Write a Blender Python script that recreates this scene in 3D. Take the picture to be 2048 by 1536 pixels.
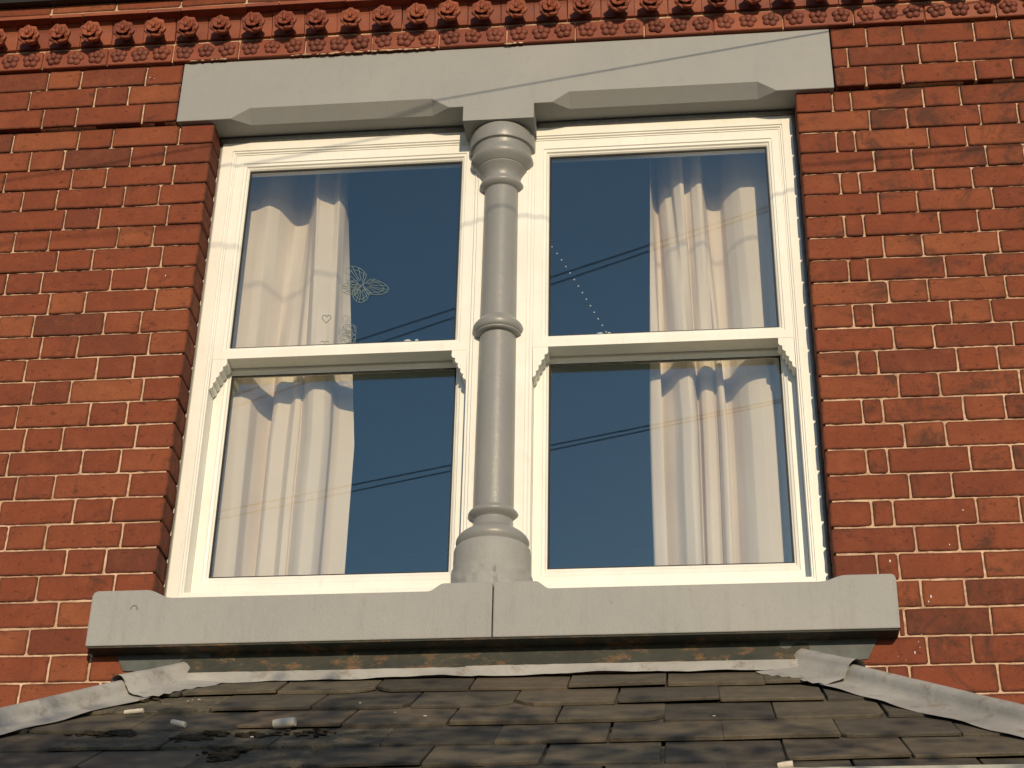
import bpy, bmesh, math, random
from mathutils import Vector, Matrix
from mathutils import noise as mnoise
random.seed(7)
R = math.radians
sc = bpy.context.scene
for o in list(bpy.data.objects): bpy.data.objects.remove(o)

# ---------------------------------------------------------------- camera
CF, CC, CA = 3529.5, Vector((1.48245, -4.3896, -3.63734)), (-0.11133, 0.53327, 0.02038)
def cam_axes():
    a, b, c = CA
    f = Vector((math.sin(a)*math.cos(b), math.cos(a)*math.cos(b), math.sin(b)))
    r = Vector((math.cos(a), -math.sin(a), 0)); u = r.cross(f)
    return math.cos(c)*r+math.sin(c)*u, -math.sin(c)*r+math.cos(c)*u, f
AR, AU, AF = cam_axes()
cd = bpy.data.cameras.new('camera'); cam = bpy.data.objects.new('camera', cd); sc.collection.objects.link(cam)
cd.sensor_width = 36; cd.lens = CF/2048*36; cd.clip_start = .05; cd.clip_end = 3000
m = Matrix((AR, AU, -AF)).transposed().to_4x4(); m.translation = CC; cam.matrix_world = m
sc.camera = cam
def px_of(p):
    d = Vector(p)-CC; z = d.dot(AF)
    return 1024+CF*d.dot(AR)/z, 768-CF*d.dot(AU)/z
# ---------------------------------------------------------------- light
SUN = Vector((.22, -1, .28)).normalized()
wd = bpy.data.worlds.new('World'); sc.world = wd; wd.use_nodes = True
wn = wd.node_tree.nodes; bg = wn['Background']
sky = wn.new('ShaderNodeTexSky'); sky.sky_type = 'NISHITA'; sky.sun_disc = False
sky.sun_elevation = math.asin(SUN.z); sky.sun_rotation = math.atan2(SUN.x, SUN.y)
sky.air_density = 1.0; sky.dust_density = .15; sky.ozone_density = 2.6
wd.node_tree.links.new(sky.outputs[0], bg.inputs[0]); bg.inputs[1].default_value = .128
sl = bpy.data.lights.new('sun', 'SUN'); sl.energy = 3.7; sl.angle = R(.53); sl.color = (1, .805, .545)
so = bpy.data.objects.new('sun', sl); sc.collection.objects.link(so)
so.rotation_euler = SUN.to_track_quat('Z', 'Y').to_euler(); so.location = (3, -12, 6)
sc.render.engine = 'CYCLES'; sc.cycles.max_bounces = 4; sc.cycles.transparent_max_bounces = 12
vs = sc.view_settings; vs.view_transform = 'Standard'; vs.look = 'None'; vs.exposure = 0; vs.gamma = 1
GROUND = -5.24

# ---------------------------------------------------------------- helpers
def link(o): sc.collection.objects.link(o); return o
def tag(o, label=None, cat=None, group=None, kind=None):
    if label: o['label'] = label
    if cat: o['category'] = cat
    if group: o['group'] = group
    if kind: o['kind'] = kind
    elif cat: o['kind'] = 'thing'
    return o
def empty(name, loc, label, cat, group=None):
    e = link(bpy.data.objects.new(name, None)); e.location = loc; e.empty_display_size = .1
    return tag(e, label, cat, group, 'thing')
def setp(o, p):
    if p is not None:
        o.parent = p; w = Vector(p.location); q = p.parent
        o.matrix_parent_inverse = Matrix.Identity(4)
        tot = Vector((0, 0, 0)); q = p
        while q: tot += q.location; q = q.parent
        o.location = Vector(o.location)-tot
    return o
def mk(name, mesh, mat=None, parent=None, loc=(0, 0, 0)):
    o = link(bpy.data.objects.new(name, mesh)); o.location = loc
    if mat is not None and not mesh.materials: mesh.materials.append(mat)
    return setp(o, parent)
class MB:
    """collects geometry for one mesh"""
    def __init__(s): s.v = []; s.f = []; s.m = []
    def add(s, vs_, fs, mi=0):
        b = len(s.v); s.v += [tuple(v) for v in vs_]; s.f += [tuple(b+i for i in f) for f in fs]; s.m += [mi]*len(fs)
    def box(s, x0, x1, y0, y1, z0, z1, mi=0):
        s.add([(x0,y0,z0),(x1,y0,z0),(x1,y1,z0),(x0,y1,z0),(x0,y0,z1),(x1,y0,z1),(x1,y1,z1),(x0,y1,z1)],
              [(0,3,2,1),(4,5,6,7),(0,1,5,4),(1,2,6,5),(2,3,7,6),(3,0,4,7)], mi)
    def tube(s, pts, rad, n=8, mi=0, cap=True):
        rings = []
        for i, p in enumerate(pts):
            p = Vector(p); a = Vector(pts[max(0, i-1)]); b = Vector(pts[min(len(pts)-1, i+1)])
            t = (b-a).normalized(); h = Vector((0, 0, 1)) if abs(t.z) < .9 else Vector((1, 0, 0))
            u = t.cross(h).normalized(); w = u.cross(t)
            r = rad[i] if isinstance(rad, (list, tuple)) else rad
            rings.append([p+r*(math.cos(2*math.pi*k/n)*u+math.sin(2*math.pi*k/n)*w) for k in range(n)])
        vs_ = [v for rg in rings for v in rg]; fs = []
        for i in range(len(pts)-1):
            for k in range(n):
                fs.append((i*n+k, i*n+(k+1) % n, (i+1)*n+(k+1) % n, (i+1)*n+k))
        if cap: fs.append(tuple(range(n-1, -1, -1))); fs.append(tuple((len(pts)-1)*n+k for k in range(n)))
        s.add(vs_, fs, mi)
    def ball(s, c, r, nu=10, nv=6, mi=0, sc_=(1, 1, 1)):
        vs_ = [(c[0], c[1], c[2]+r*sc_[2])]
        for j in range(1, nv):
            a = math.pi*j/nv
            for i in range(nu):
                b = 2*math.pi*i/nu
                vs_.append((c[0]+r*sc_[0]*math.sin(a)*math.cos(b), c[1]+r*sc_[1]*math.sin(a)*math.sin(b), c[2]+r*sc_[2]*math.cos(a)))
        vs_.append((c[0], c[1], c[2]-r*sc_[2])); fs = []
        for i in range(nu): fs.append((0, 1+i, 1+(i+1) % nu))
        for j in range(nv-2):
            for i in range(nu):
                a = 1+j*nu; fs.append((a+i, a+nu+i, a+nu+(i+1) % nu, a+(i+1) % nu))
        e = len(vs_)-1; a = 1+(nv-2)*nu
        for i in range(nu): fs.append((a+i, e, a+(i+1) % nu))
        s.add(vs_, fs, mi)
    def extrude_xz(s, poly, y0, y1, mi=0):
        n = len(poly)
        vs_ = [(x, y0, z) for x, z in poly]+[(x, y1, z) for x, z in poly]
        fs = [tuple(range(n)), tuple(range(2*n-1, n-1, -1))]+[(i, (i+1) % n+0, (i+1) % n+n, i+n) for i in range(n)]
        s.add(vs_, [tuple(reversed(f)) if k > 1 else f for k, f in enumerate(fs)], mi)
    def mesh(s, name, smooth=False, fix=True):
        me = bpy.data.meshes.new(name); me.from_pydata(s.v, [], s.f)
        if any(s.m): me.polygons.foreach_set('material_index', s.m)
        if fix:
            bm = bmesh.new(); bm.from_mesh(me); bmesh.ops.recalc_face_normals(bm, faces=bm.faces); bm.to_mesh(me); bm.free()
        if smooth: me.polygons.foreach_set('use_smooth', [True]*len(me.polygons))
        me.update(); return me
    def build(s, name, mat, parent=None, smooth=False, loc=(0, 0, 0)):
        return mk(name, s.mesh(name, smooth), mat, parent, loc)
def bevel(me, w, seg=2, ang=30):
    bm = bmesh.new(); bm.from_mesh(me)
    bmesh.ops.remove_doubles(bm, verts=bm.verts, dist=1e-5)
    es = [e for e in bm.edges if len(e.link_faces) == 2 and e.calc_face_angle(0) > R(ang)]
    bmesh.ops.bevel(bm, geom=es, offset=w, segments=seg, affect='EDGES', profile=.6, clamp_overlap=True)
    bm.to_mesh(me); bm.free(); return me
def auto_smooth(o, ang=35):
    me = o.data; me.polygons.foreach_set('use_smooth', [True]*len(me.polygons))
    bm = bmesh.new(); bm.from_mesh(me)
    for e in bm.edges:
        if len(e.link_faces) == 2 and e.calc_face_angle(0) > R(ang): e.smooth = False
    bm.to_mesh(me); bm.free()

# ---------------------------------------------------------------- materials
class M:
    def __init__(s, name):
        s.mat = bpy.data.materials.new(name); s.mat.use_nodes = True
        s.n = s.mat.node_tree.nodes; s.l = s.mat.node_tree.links
        s.b = s.n['Principled BSDF']; s.out = s.n['Material Output']
        s.pos = s.n.new('ShaderNodeNewGeometry').outputs['Position']
    def lk(s, a, b): s.l.new(a, b)
    def noise(s, scale, detail=4, rough=.55, vec=None, stretch=None, dist=0):
        t = s.n.new('ShaderNodeTexNoise'); t.inputs['Scale'].default_value = scale
        t.inputs['Detail'].default_value = detail; t.inputs['Roughness'].default_value = rough
        t.inputs['Distortion'].default_value = dist
        v = vec or s.pos
        if stretch:
            mp = s.n.new('ShaderNodeMapping'); mp.inputs['Scale'].default_value = stretch; s.lk(v, mp.inputs[0]); v = mp.outputs[0]
        s.lk(v, t.inputs['Vector']); return t.outputs[0]
    def ramp(s, fac, stops):
        r = s.n.new('ShaderNodeValToRGB'); e = r.color_ramp.elements
        while len(e) < len(stops): e.new(.5)
        for i, (p, c) in enumerate(stops):
            e[i].position = p; e[i].color = (*c, 1) if isinstance(c, tuple) else (c, c, c, 1)
        s.lk(fac, r.inputs[0]); return r.outputs[0]
    def mix(s, fac, a, b, mode='MIX'):
        x = s.n.new('ShaderNodeMix'); x.data_type = 'RGBA'; x.blend_type = mode
        for i, v in ((0, fac), (6, a), (7, b)):
            if hasattr(v, 'links'): s.lk(v, x.inputs[i])
            elif i == 0: x.inputs[0].default_value = v
            else: x.inputs[i].default_value = (*v, 1) if isinstance(v, tuple) else (v, v, v, 1)
        return x.outputs[2]
    def math(s, op, a, b=0):
        x = s.n.new('ShaderNodeMath'); x.operation = op
        for i, v in ((0, a), (1, b)):
            if hasattr(v, 'links'): s.lk(v, x.inputs[i])
            else: x.inputs[i].default_value = v
        return x.outputs[0]
    def bump(s, h, strength=.3, dist=.002, prev=None):
        b = s.n.new('ShaderNodeBump'); b.inputs['Strength'].default_value = strength; b.inputs['Distance'].default_value = dist
        s.lk(h, b.inputs['Height'])
        if prev: s.lk(prev, b.inputs['Normal'])
        return b.outputs[0]
    def done(s, col, rough=.7, nrm=None, spec=.4):
        if hasattr(col, 'links'): s.lk(col, s.b.inputs['Base Color'])
        else: s.b.inputs['Base Color'].default_value = (*col, 1)
        if hasattr(rough, 'links'): s.lk(rough, s.b.inputs['Roughness'])
        else: s.b.inputs['Roughness'].default_value = rough
        s.b.inputs['Specular IOR Level'].default_value = spec
        if nrm: s.lk(nrm, s.b.inputs['Normal'])
        return s.mat

def brick_mat():
    a = M('red_brick')
    at = a.n.new('ShaderNodeAttribute'); at.attribute_name = 'tone'
    ed = a.n.new('ShaderNodeAttribute'); ed.attribute_name = 'arris'
    oi = a.n.new('ShaderNodeObjectInfo')
    t = a.math('FRACT', a.math('ADD', at.outputs['Fac'], oi.outputs['Random']))
    base = a.ramp(t, [(0, (.125, .042, .026)), (.12, (.175, .049, .026)), (.5, (.202, .056, .028)), (.85, (.228, .069, .033)), (1, (.255, .084, .039))])
    # offset the grain brick by brick so that no stain runs on across a joint
    cm = a.n.new('ShaderNodeCombineXYZ')
    for i, k in enumerate((37.0, 11.0, 53.0)): a.lk(a.math('MULTIPLY', t, k), cm.inputs[i])
    vm = a.n.new('ShaderNodeVectorMath'); vm.operation = 'ADD'; a.lk(a.pos, vm.inputs[0]); a.lk(cm.outputs[0], vm.inputs[1]); pv = vm.outputs[0]
    c = a.mix(a.ramp(a.noise(11, 5, .65, pv, (1, 1, 1.5)), [(.40, 0.0), (.72, .6)]), base, (.145, .044, .027))
    c = a.mix(a.ramp(a.noise(16, 6, .7, pv), [(.5, 0.0), (.74, .36)]), c, (.31, .098, .048))
    c = a.mix(a.ramp(a.noise(34, 4, .6, pv, (1, 1, 1.5), .4), [(.60, 0.0), (.70, .7)]), c, (.085, .028, .018))
    c = a.mix(a.ramp(a.noise(85, 3, .6, pv, (1, 1, 1.6)), [(.64, 0.0), (.70, .75)]), c, (.06, .022, .016))
    sx = a.n.new('ShaderNodeSeparateXYZ'); a.lk(a.pos, sx.inputs[0])      # the wall right of the window is sootier
    more = a.math('MULTIPLY', a.ramp(a.math('MULTIPLY', sx.outputs[0], .25), [(.44, 0.0), (.52, 1.0)]), .075)
    c = a.mix(a.ramp(a.math('ADD', a.noise(6.5, 6, .75, pv, None, .6), more), [(.585, 0.0), (.71, .75)]), c, (.062, .033, .024))
    e = a.math('MULTIPLY', ed.outputs['Fac'], a.ramp(a.noise(26, 5, .7, pv), [(.32, .1), (.68, .95)]))
    c = a.mix(e, c, (.075, .03, .02))
    fine = a.noise(420, 3, .6)
    c = a.mix(.4, c, a.ramp(fine, [(.3, .33), (.7, .68)]), 'OVERLAY')
    n = a.bump(a.noise(60, 3, .7, pv), .6, .004); n = a.bump(fine, .4, .0012, n)
    return a.done(c, .85, n, .12)
def mortar_mat():
    a = M('lime_mortar')
    c = a.ramp(a.noise(35, 6, .7), [(.3, (.34, .205, .13)), (.5, (.64, .43, .29)), (.8, (.80, .60, .44))])
    c = a.mix(a.ramp(a.noise(4, 5, .7), [(.45, 0.0), (.75, .6)]), c, (.22, .13, .09))
    return a.done(c, .95, a.bump(a.noise(180, 5, .7), .9, .004), .1)
def terra_mat(dirty=False):
    a = M('sooty_terracotta' if dirty else 'terracotta')
    at = a.n.new('ShaderNodeObjectInfo')
    base = a.ramp(at.outputs['Random'], [(0, (.13, .035, .021)), (1, (.19, .052, .028))] if dirty else [(0, (.20, .047, .024)), (1, (.29, .078, .034))])
    c = a.mix(a.ramp(a.noise(18, 6, .7), [(.45, 0.0), (.8, .6)]), base, (.1, .03, .02))
    c = a.mix(a.ramp(a.noise(130, 4, .6), [(.6, 0.0), (.72, .5)]), c, (.07, .025, .018))
    return a.done(c, .6, a.bump(a.noise(160, 5, .6), .35, .002), .35)
def grey_mat(name, rough, bumpy, v=.33):
    a = M(name)
    c = a.ramp(a.noise(3, 5, .6), [(.3, (v*.93, v*.94, v*.92)), (.7, (v*1.05, v*1.04, v*1.0))])
    c = a.mix(a.ramp(a.noise(28, 6, .7), [(.55, 0.0), (.85, .25)]), c, (v*.55, v*.54, v*.5))
    c = a.mix(a.ramp(a.noise(10, 6, .8, stretch=(3, 3, .35)), [(.52, 0.0), (.78, .13+.17*(bumpy > 1))]), c, (v*.5, v*.47, v*.40))
    c = a.mix(a.ramp(a.noise(75, 4, .65), [(.66, 0.0), (.74, .45)]), c, (v*.4, v*.38, v*.33))
    c = a.mix(a.ramp(a.noise(48, 5, .7), [(.66, 0.0), (.76, .35)]), c, (v*1.35, v*1.33, v*1.27))
    n = a.bump(a.noise(22, 4, .6), .28*bumpy, .007); n = a.bump(a.noise(150, 5, .65), .36*bumpy, .002, n)
    return a.done(c, rough, n, .45)
def white_mat():
    a = M('cream_white_paint')
    c = a.ramp(a.noise(6, 4, .6), [(.3, (.74, .72, .66)), (.7, (.81, .79, .73))])
    c = a.mix(a.ramp(a.noise(40, 5, .7, stretch=(1, 1, .25)), [(.54, 0.0), (.8, .34)]), c, (.55, .49, .40))
    c = a.mix(a.ramp(a.noise(150, 4, .6), [(.68, 0.0), (.76, .35)]), c, (.4, .34, .27))
    return a.done(c, .38, a.bump(a.noise(60, 4, .6, stretch=(1, 1, .2)), .12, .002), .4)
def glass_mat():
    a = M('window_glass')
    lw = a.n.new('ShaderNodeLayerWeight'); lw.inputs[0].default_value = .5
    f = a.math('ADD', a.math('MULTIPLY', a.math('POWER', lw.outputs['Facing'], 5), .87), .122)
    tr = a.n.new('ShaderNodeBsdfTransparent'); tr.inputs[0].default_value = (.99, .995, .99, 1)
    gl = a.n.new('ShaderNodeBsdfGlossy'); gl.inputs['Roughness'].default_value = .0; gl.inputs['Color'].default_value = (.84, 1, .93, 1)
    mx = a.n.new('ShaderNodeMixShader'); a.lk(f, mx.inputs[0]); a.lk(tr.outputs[0], mx.inputs[1]); a.lk(gl.outputs[0], mx.inputs[2])
    a.lk(mx.outputs[0], a.out.inputs[0]); return a.mat
def curtain_mat():
    a = M('pale_curtain_cloth')
    c = a.ramp(a.noise(4, 4, .6), [(.3, (.84, .72, .58)), (.7, (.90, .795, .655))])
    w = a.noise(500, 2, .5, stretch=(1, 1, .3))
    n = a.bump(w, .25, .0008); n = a.bump(a.noise(16, 3, .5, stretch=(1, 1, .25)), .35, .006, n)
    a.done(c, .9, n, .1)
    tl = a.n.new('ShaderNodeBsdfTranslucent'); a.lk(c, tl.inputs[0])
    mx = a.n.new('ShaderNodeMixShader'); mx.inputs[0].default_value = .22
    a.lk(a.b.outputs[0], mx.inputs[1]); a.lk(tl.outputs[0], mx.inputs[2]); a.lk(mx.outputs[0], a.out.inputs[0])
    return a.mat
def slate_mat():
    a = M('roof_slate')
    oi = a.n.new('ShaderNodeObjectInfo')
    base = a.ramp(oi.outputs['Random'], [(0, (.062, .054, .044)), (.4, (.098, .084, .064)), (.75, (.142, .118, .080)), (1, (.122, .092, .066))])
    c = a.mix(a.ramp(a.noise(9, 6, .7), [(.38, 0.0), (.7, .75)]), base, (.042, .037, .030))
    c = a.mix(a.ramp(a.noise(26, 5, .65, stretch=(.5, 1, 1)), [(.5, 0.0), (.75, .45)]), c, (.16, .135, .09))
    c = a.mix(a.ramp(a.noise(140, 3, .6), [(.7, 0.0), (.76, .7)]), c, (.30, .28, .23))
    n = a.bump(a.noise(30, 6, .7), .7, .006); n = a.bump(a.noise(240, 4, .65), .45, .0014, n)
    return a.done(c, .72, n, .3)
def lead_mat():
    a = M('weathered_lead')
    c = a.ramp(a.noise(6, 5, .6), [(.3, (.26, .255, .245)), (.65, (.39, .38, .355))])
    c = a.mix(a.ramp(a.noise(14, 7, .75), [(.54, 0.0), (.68, .75)]), c, (.17, .14, .10))
    c = a.mix(a.ramp(a.noise(38, 6, .75, stretch=(1, 1, 1.6)), [(.55, 0.0), (.70, .5)]), c, (.24, .225, .20))
    c = a.mix(a.ramp(a.noise(70, 5, .7), [(.66, 0.0), (.74, .7)]), c, (.07, .065, .055))
    n = a.bump(a.noise(14, 3, .5), .3, .006); n = a.bump(a.noise(150, 4, .6), .2, .0012, n)
    return a.done(c, .55, n, .45)
def dark_lead_mat():
    a = M('tarred_upstand')
    c = a.ramp(a.noise(12, 6, .7), [(.3, (.028, .032, .029)), (.7, (.055, .056, .045))])
    c = a.mix(a.ramp(a.noise(11, 7, .75, stretch=(1, 1, 2.2)), [(.52, 0.0), (.66, .85)]), c, (.19, .105, .05))
    c = a.mix(a.ramp(a.noise(48, 5, .7), [(.64, 0.0), (.72, .6)]), c, (.3, .24, .16))
    return a.done(c, .75, a.bump(a.noise(50, 5, .7), .5, .004), .3)
def simple(name, col, rough=.7, var=.15, sc_=30, bump=.2, spec=.3):
    a = M(name)
    c = a.ramp(a.noise(sc_, 5, .65), [(.3, tuple(v*(1-var) for v in col)), (.7, tuple(min(1, v*(1+var)) for v in col))])
    return a.done(c, rough, a.bump(a.noise(sc_*4, 4, .6), bump, .002), spec)
BR, MO, TC = brick_mat(), mortar_mat(), terra_mat()
STONE, SILLM, COLM = grey_mat('grey_painted_lintel', .5, .5, .28), grey_mat('grey_painted_sill', .62, 1.4, .295), grey_mat('grey_gloss_paint', .36, .7, .243)
WH, GL, CU, SLT, LEAD, DLEAD = white_mat(), glass_mat(), curtain_mat(), slate_mat(), lead_mat(), dark_lead_mat()
GASK = simple('black_rubber', (.02, .02, .02), .6)
ROOMM = simple('room_plaster', (.22, .22, .22), .9, .05, 4)
LINING = simple('white_lining', (.5, .5, .49), .7, .05, 8)
BLACK = simple('black_plastic', (.018, .018, .018), .45)
ASPH = simple('asphalt', (.045, .043, .04), .9, .25, 12, .5)
PAVE = simple('dark_paving', (.085, .08, .072), .9, .15, 6, .4)
MOSSM = simple('dark_moss', (.055, .043, .028), .95, .5, 60, .9)
STUBM = simple('cream_stub', (.62, .56, .46), .8, .15, 90, .3)
CAULK = simple('grey_sealant', (.20, .20, .19), .6, .2, 40)
WIREM = simple('black_cable', (.015, .015, .015), .6)
BARK = simple('bark', (.10, .075, .055), .9, .3, 14, .9)
LEAFM = simple('leaf', (.05, .085, .025), .6, .3, 3, .1)
DECAL = M('grey_decal'); DECAL.done((.20, .27, .29), .6); DECAL.b.inputs['Alpha'].default_value = .8; DECAL = DECAL.mat
BEADM = simple('pale_bead', (.7, .7, .68), .3)

# ================================================================ SETTING
P, W = .08, 1.87169
S, H, T = .2224, .1142, .1515
J = .0058; JH = .0055
mb = MB(); mb.box(-400, 400, -400, 0, GROUND-.2, GROUND); tag(mb.build('road', ASPH), kind='structure')
mb = MB(); mb.box(-60, 60, -3.2, -.003, GROUND-.1, GROUND+.12)
pv = mb.build('pavement', PAVE); tag(pv, kind='structure')
# room behind the window
mb = MB()
x0, x1, y0, y1, z0, z1 = -.9, 2.8, .24, 4.2, -2.6, .42
mb.add([(x0,y0,z0),(x1,y0,z0),(x1,y1,z0),(x0,y1,z0),(x0,y0,z1),(x1,y0,z1),(x1,y1,z1),(x0,y1,z1)],
       [(0,1,2,3),(4,7,6,5),(1,5,6,2),(2,6,7,3),(3,7,4,0)])
me = mb.mesh('room', fix=False); tag(mk('room', me, ROOMM), kind='structure')

# ================================================================ BRICK WALL
wall = empty('brick_wall', (.94, .05, GROUND), 'red brick house wall with pale mortar joints around the twin window', 'wall')
def brick_mesh(w, h, d, seed):
    rg = random.Random(seed); b = min(.0022, w*.1); out = []
    hw, hh = w/2, h/2; c = rg.uniform(.003, .007)
    for sx, sz in ((-1, -1), (1, -1), (1, 1), (-1, 1)):
        cc = min(hw*.3, c*rg.uniform(.5, 1.6))
        pa = (sx*hw, sz*(hh-cc)); pb = (sx*(hw-cc), sz*hh); pm = (sx*(hw-cc*.3), sz*(hh-cc*.3))
        out += [pa, pm, pb] if (sx*sz > 0) else [pb, pm, pa]
        nx = {(-1,-1): (0, -hh), (1,-1): (hw, 0), (1,1): (0, hh), (-1,1): (-hw, 0)}[(sx, sz)]
        out.append((nx[0]+(0 if nx[0] else rg.uniform(-.2, .2)*w), nx[1]))
    # jitter
    pts = []
    for (x, z) in out:
        j = lambda: rg.uniform(-.0011, .0011)
        pts.append((x+j(), z+j()))
    n = len(pts); fr = rg.uniform(-.0012, .0012)
    tilt = (rg.uniform(-.006, .006), rg.uniform(-.012, .012))
    def yy(x, z): return fr+x*tilt[0]+z*tilt[1]
    r2 = min(.008, hw*.5)
    v = [(x*(1-r2/hw), yy(x, z), z*(1-r2/hh)) for x, z in pts]+[(x*(1-b/hw), yy(x, z)+.0003, z*(1-b/hh)) for x, z in pts]
    v += [(x, yy(x, z)+b, z) for x, z in pts]+[(x, d, z) for x, z in pts]
    f = [tuple(range(n))]+[(i+k*n+n, (i+1) % n+k*n+n, (i+1) % n+k*n, i+k*n) for k in range(3) for i in range(n)]
    return v, f
cache = {}
def brick_data(w, h, d, k):
    key = (round(w, 4), round(h, 4), k)
    if key not in cache:
        v, f = brick_mesh(w, h, d, hash(key) % 99991)
        me = bpy.data.meshes.new('brick'); me.from_pydata(v, [], f)
        a = me.attributes.new('tone', 'FLOAT', 'POINT'); a.data.foreach_set('value', [random.Random(hash(key)).random()]*len(v))
        n_ = len(v)//4; a = me.attributes.new('arris', 'FLOAT', 'POINT'); a.data.foreach_set('value', [0.0]*n_+[1.0]*(3*n_))
        me.materials.append(BR); cache[key] = (me, v, f)
    return cache[key]
bricks = []   # x0,x1,z0,z1,yfront
def seq(start, dirn, first, lim, row_z, yf=0.0, lo=None, hi=None):
    x = start; lst = list(first); alt = None
    i = 0
    while (x > -lim[0] if dirn < 0 else x < lim[1]):
        if i < len(lst): w = lst[i]; last = w
        else: w = S if abs(last-S) > .03 else H; last = w
        a, b = (x-w, x) if dirn < 0 else (x, x+w)
        bricks.append([a, b, row_z-P, row_z, yf, dirn]); x += dirn*w; i += 1
LIM = (2.1, 3.9)
for k in range(0, 30):
    z = -k*P
    if k < 21:
        seq(0, -1, (H,) if k % 2 == 0 else (T, H), LIM, z)
        seq(W, 1, (H, .057, S) if k % 2 == 0 else (S,), LIM, z)
    else:
        n0 = len(bricks)
        seq(0, -1, (H,) if k % 2 == 0 else (T, H), LIM, z)
        seq(W, 1, (H, .057, S) if k % 2 == 0 else (S,), LIM, z)
        if k < 23:
            keep = []
            for b in bricks[n0:]:
                if b[5] < 0: b[1] = min(b[1], -.149)
                else: b[0] = max(b[0], 2.026)
                if b[1]-b[0] > .013: keep.append(b)
            bricks[n0:] = keep
        else:
            x = 0; ws = [S, H, S] if k % 2 == 0 else [H, S, H]
            for w in ws: bricks.append([x, x+w, z-P, z, 0, 1]); x += w
            x = W
            for w in ws: bricks.append([x-w, x, z-P, z, 0, 1]); x -= w
for r, (lf, rf) in enumerate((((.117, S, H), (.10, H, S)), ((.175, H, S), (.05, S, H)), ((.125, S, H), (H, H, S)))):
    seq(-.1235, -1, lf, LIM, (r+1)*P, -.02); seq(1.9945, 1, rf, LIM, (r+1)*P, -.02)
vis, rest = [], []
for b in bricks:
    c = [px_of((x, b[4], z)) for x in (b[0], b[1]) for z in (b[2], b[3])]
    inside = any(-4 < q[0] < 2052 and -4 < q[1] < 1540 for q in c)
    hidden = b[2] < -2.2 and .0 < b[0] and b[1] < W
    (vis if inside and not hidden else rest).append(b)
def area_key(b): return -(b[1]-b[0])
vis.sort(key=area_key)
rest += vis[298:]; vis = vis[:298]
vis.sort(key=lambda b: (-b[3], b[0]))
print('bricks visible', len(vis), 'rest', len(rest))
for b in vis+rest:
    if b[3] < .01 and b[2] > -1.72:
        if abs(b[1]) < 1e-6: b[1] += J/2
        if abs(b[0]-W) < 1e-6: b[0] -= J/2
for b in vis:
    w, h = b[1]-b[0]-J, P-JH
    me = brick_data(w, h, .1, random.randrange(7))[0]
    o = mk('brick', me, BR, wall, ((b[0]+b[1])/2, b[4], (b[2]+b[3])/2))
mb = MB(); tone = []
for b in rest:
    w, h = b[1]-b[0]-J, P-JH
    _, v, f = brick_data(w, h, .1, random.randrange(7))
    cx, cz = (b[0]+b[1])/2, (b[2]+b[3])/2
    mb.add([(x+cx, y+b[4], z+cz) for x, y, z in v], f); tone += [random.random()]*len(v)
me = mb.mesh('brickwork', fix=False); a = me.attributes.new('tone', 'FLOAT', 'POINT'); a.data.foreach_set('value', tone)
tag(mk('brickwork', me, BR, wall), kind='stuff')
mb = MB(); my = .0095
mb.box(-2.4, -.012, my, .22, GROUND, 0.002); mb.box(W+.012, 4.2, my, .22, GROUND, .002)
mb.box(-.0035, W+.0035, my, .22, GROUND, -1.70)
mb.box(-2.4, -.1295, -.0105, .22, .0025, .2385); mb.box(2.001, 4.2, -.0105, .22, .0025, .2385)
mb.box(-2.4, 4.2, .0855, .3, .242, .9)
# hand-filled face of the joints: an uneven skin just behind the brick faces
rgm = random.Random(44)
def skin(xa, xb, za, zb_, yb):
    nx, nz = int((xb-xa)/.013), int((zb_-za)/.011); v = []
    for i in range(nx+1):
        for j in range(nz+1):
            x, z = xa+(xb-xa)*i/nx, za+(zb_-za)*j/nz
            q = mnoise.noise((x*9, yb, z*9))*.0016+rgm.uniform(-.0014, .0014)
            q += .0022*max(-1, min(1, (z+.9)/.8))      # the upper joints are raked deeper
            v.append((x, max(yb-.0030, min(yb+.0028, yb+q)), z))
    mb.add(v, [(i*(nz+1)+j, (i+1)*(nz+1)+j, (i+1)*(nz+1)+j+1, i*(nz+1)+j+1) for i in range(nx) for j in range(nz)])
skin(-1.1, -.009, -2.4, .0015, .0058); skin(W+.009, 2.95, -2.4, .0015, .0058); skin(-.0035, W+.0035, -2.4, -1.84, .0058)
skin(-1.1, -.1295, .003, .238, -.0142); skin(2.001, 2.95, .003, .238, -.0142)
mb.build('mortar', MO, wall)
# ================================================================ LINTEL
lin = empty('window_lintel', (.936, .03, 0), 'grey painted stone lintel with chamfered underside spanning the twin window', 'lintel')
XS = [(-.121, 0), (.058, 0), (.118, 1), (.715, 1), (.771, 0), (.818, 0), (1.046, 0), (1.105, 0), (1.158, 1), (1.755, 1), (1.812, 0), (1.992, 0)]
mb = MB(); v = []; zt = .2395
for x, c in XS:
    e = .0015
    v += [(x, -.02+e, zt), (x, -.02, zt-e), (x, -.02, .037 if c else -.003+e), (x, .018 if c else -.02+e, -.003), (x, .085, -.003), (x, .085, zt)]
f = [tuple(range(5, -1, -1)), tuple((len(XS)-1)*6+i for i in range(6))]
for i in range(len(XS)-1):
    for j in range(6): f.append((i*6+j, i*6+(j+1) % 6, i*6+6+(j+1) % 6, i*6+6+j))
mb.add(v, f); mb.build('beam', STONE, lin)
mb = MB(); mb.box(.819, 1.046, -.0201, .088, -.0605, .0035); mb.build('bearing_block', STONE, lin)
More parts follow.
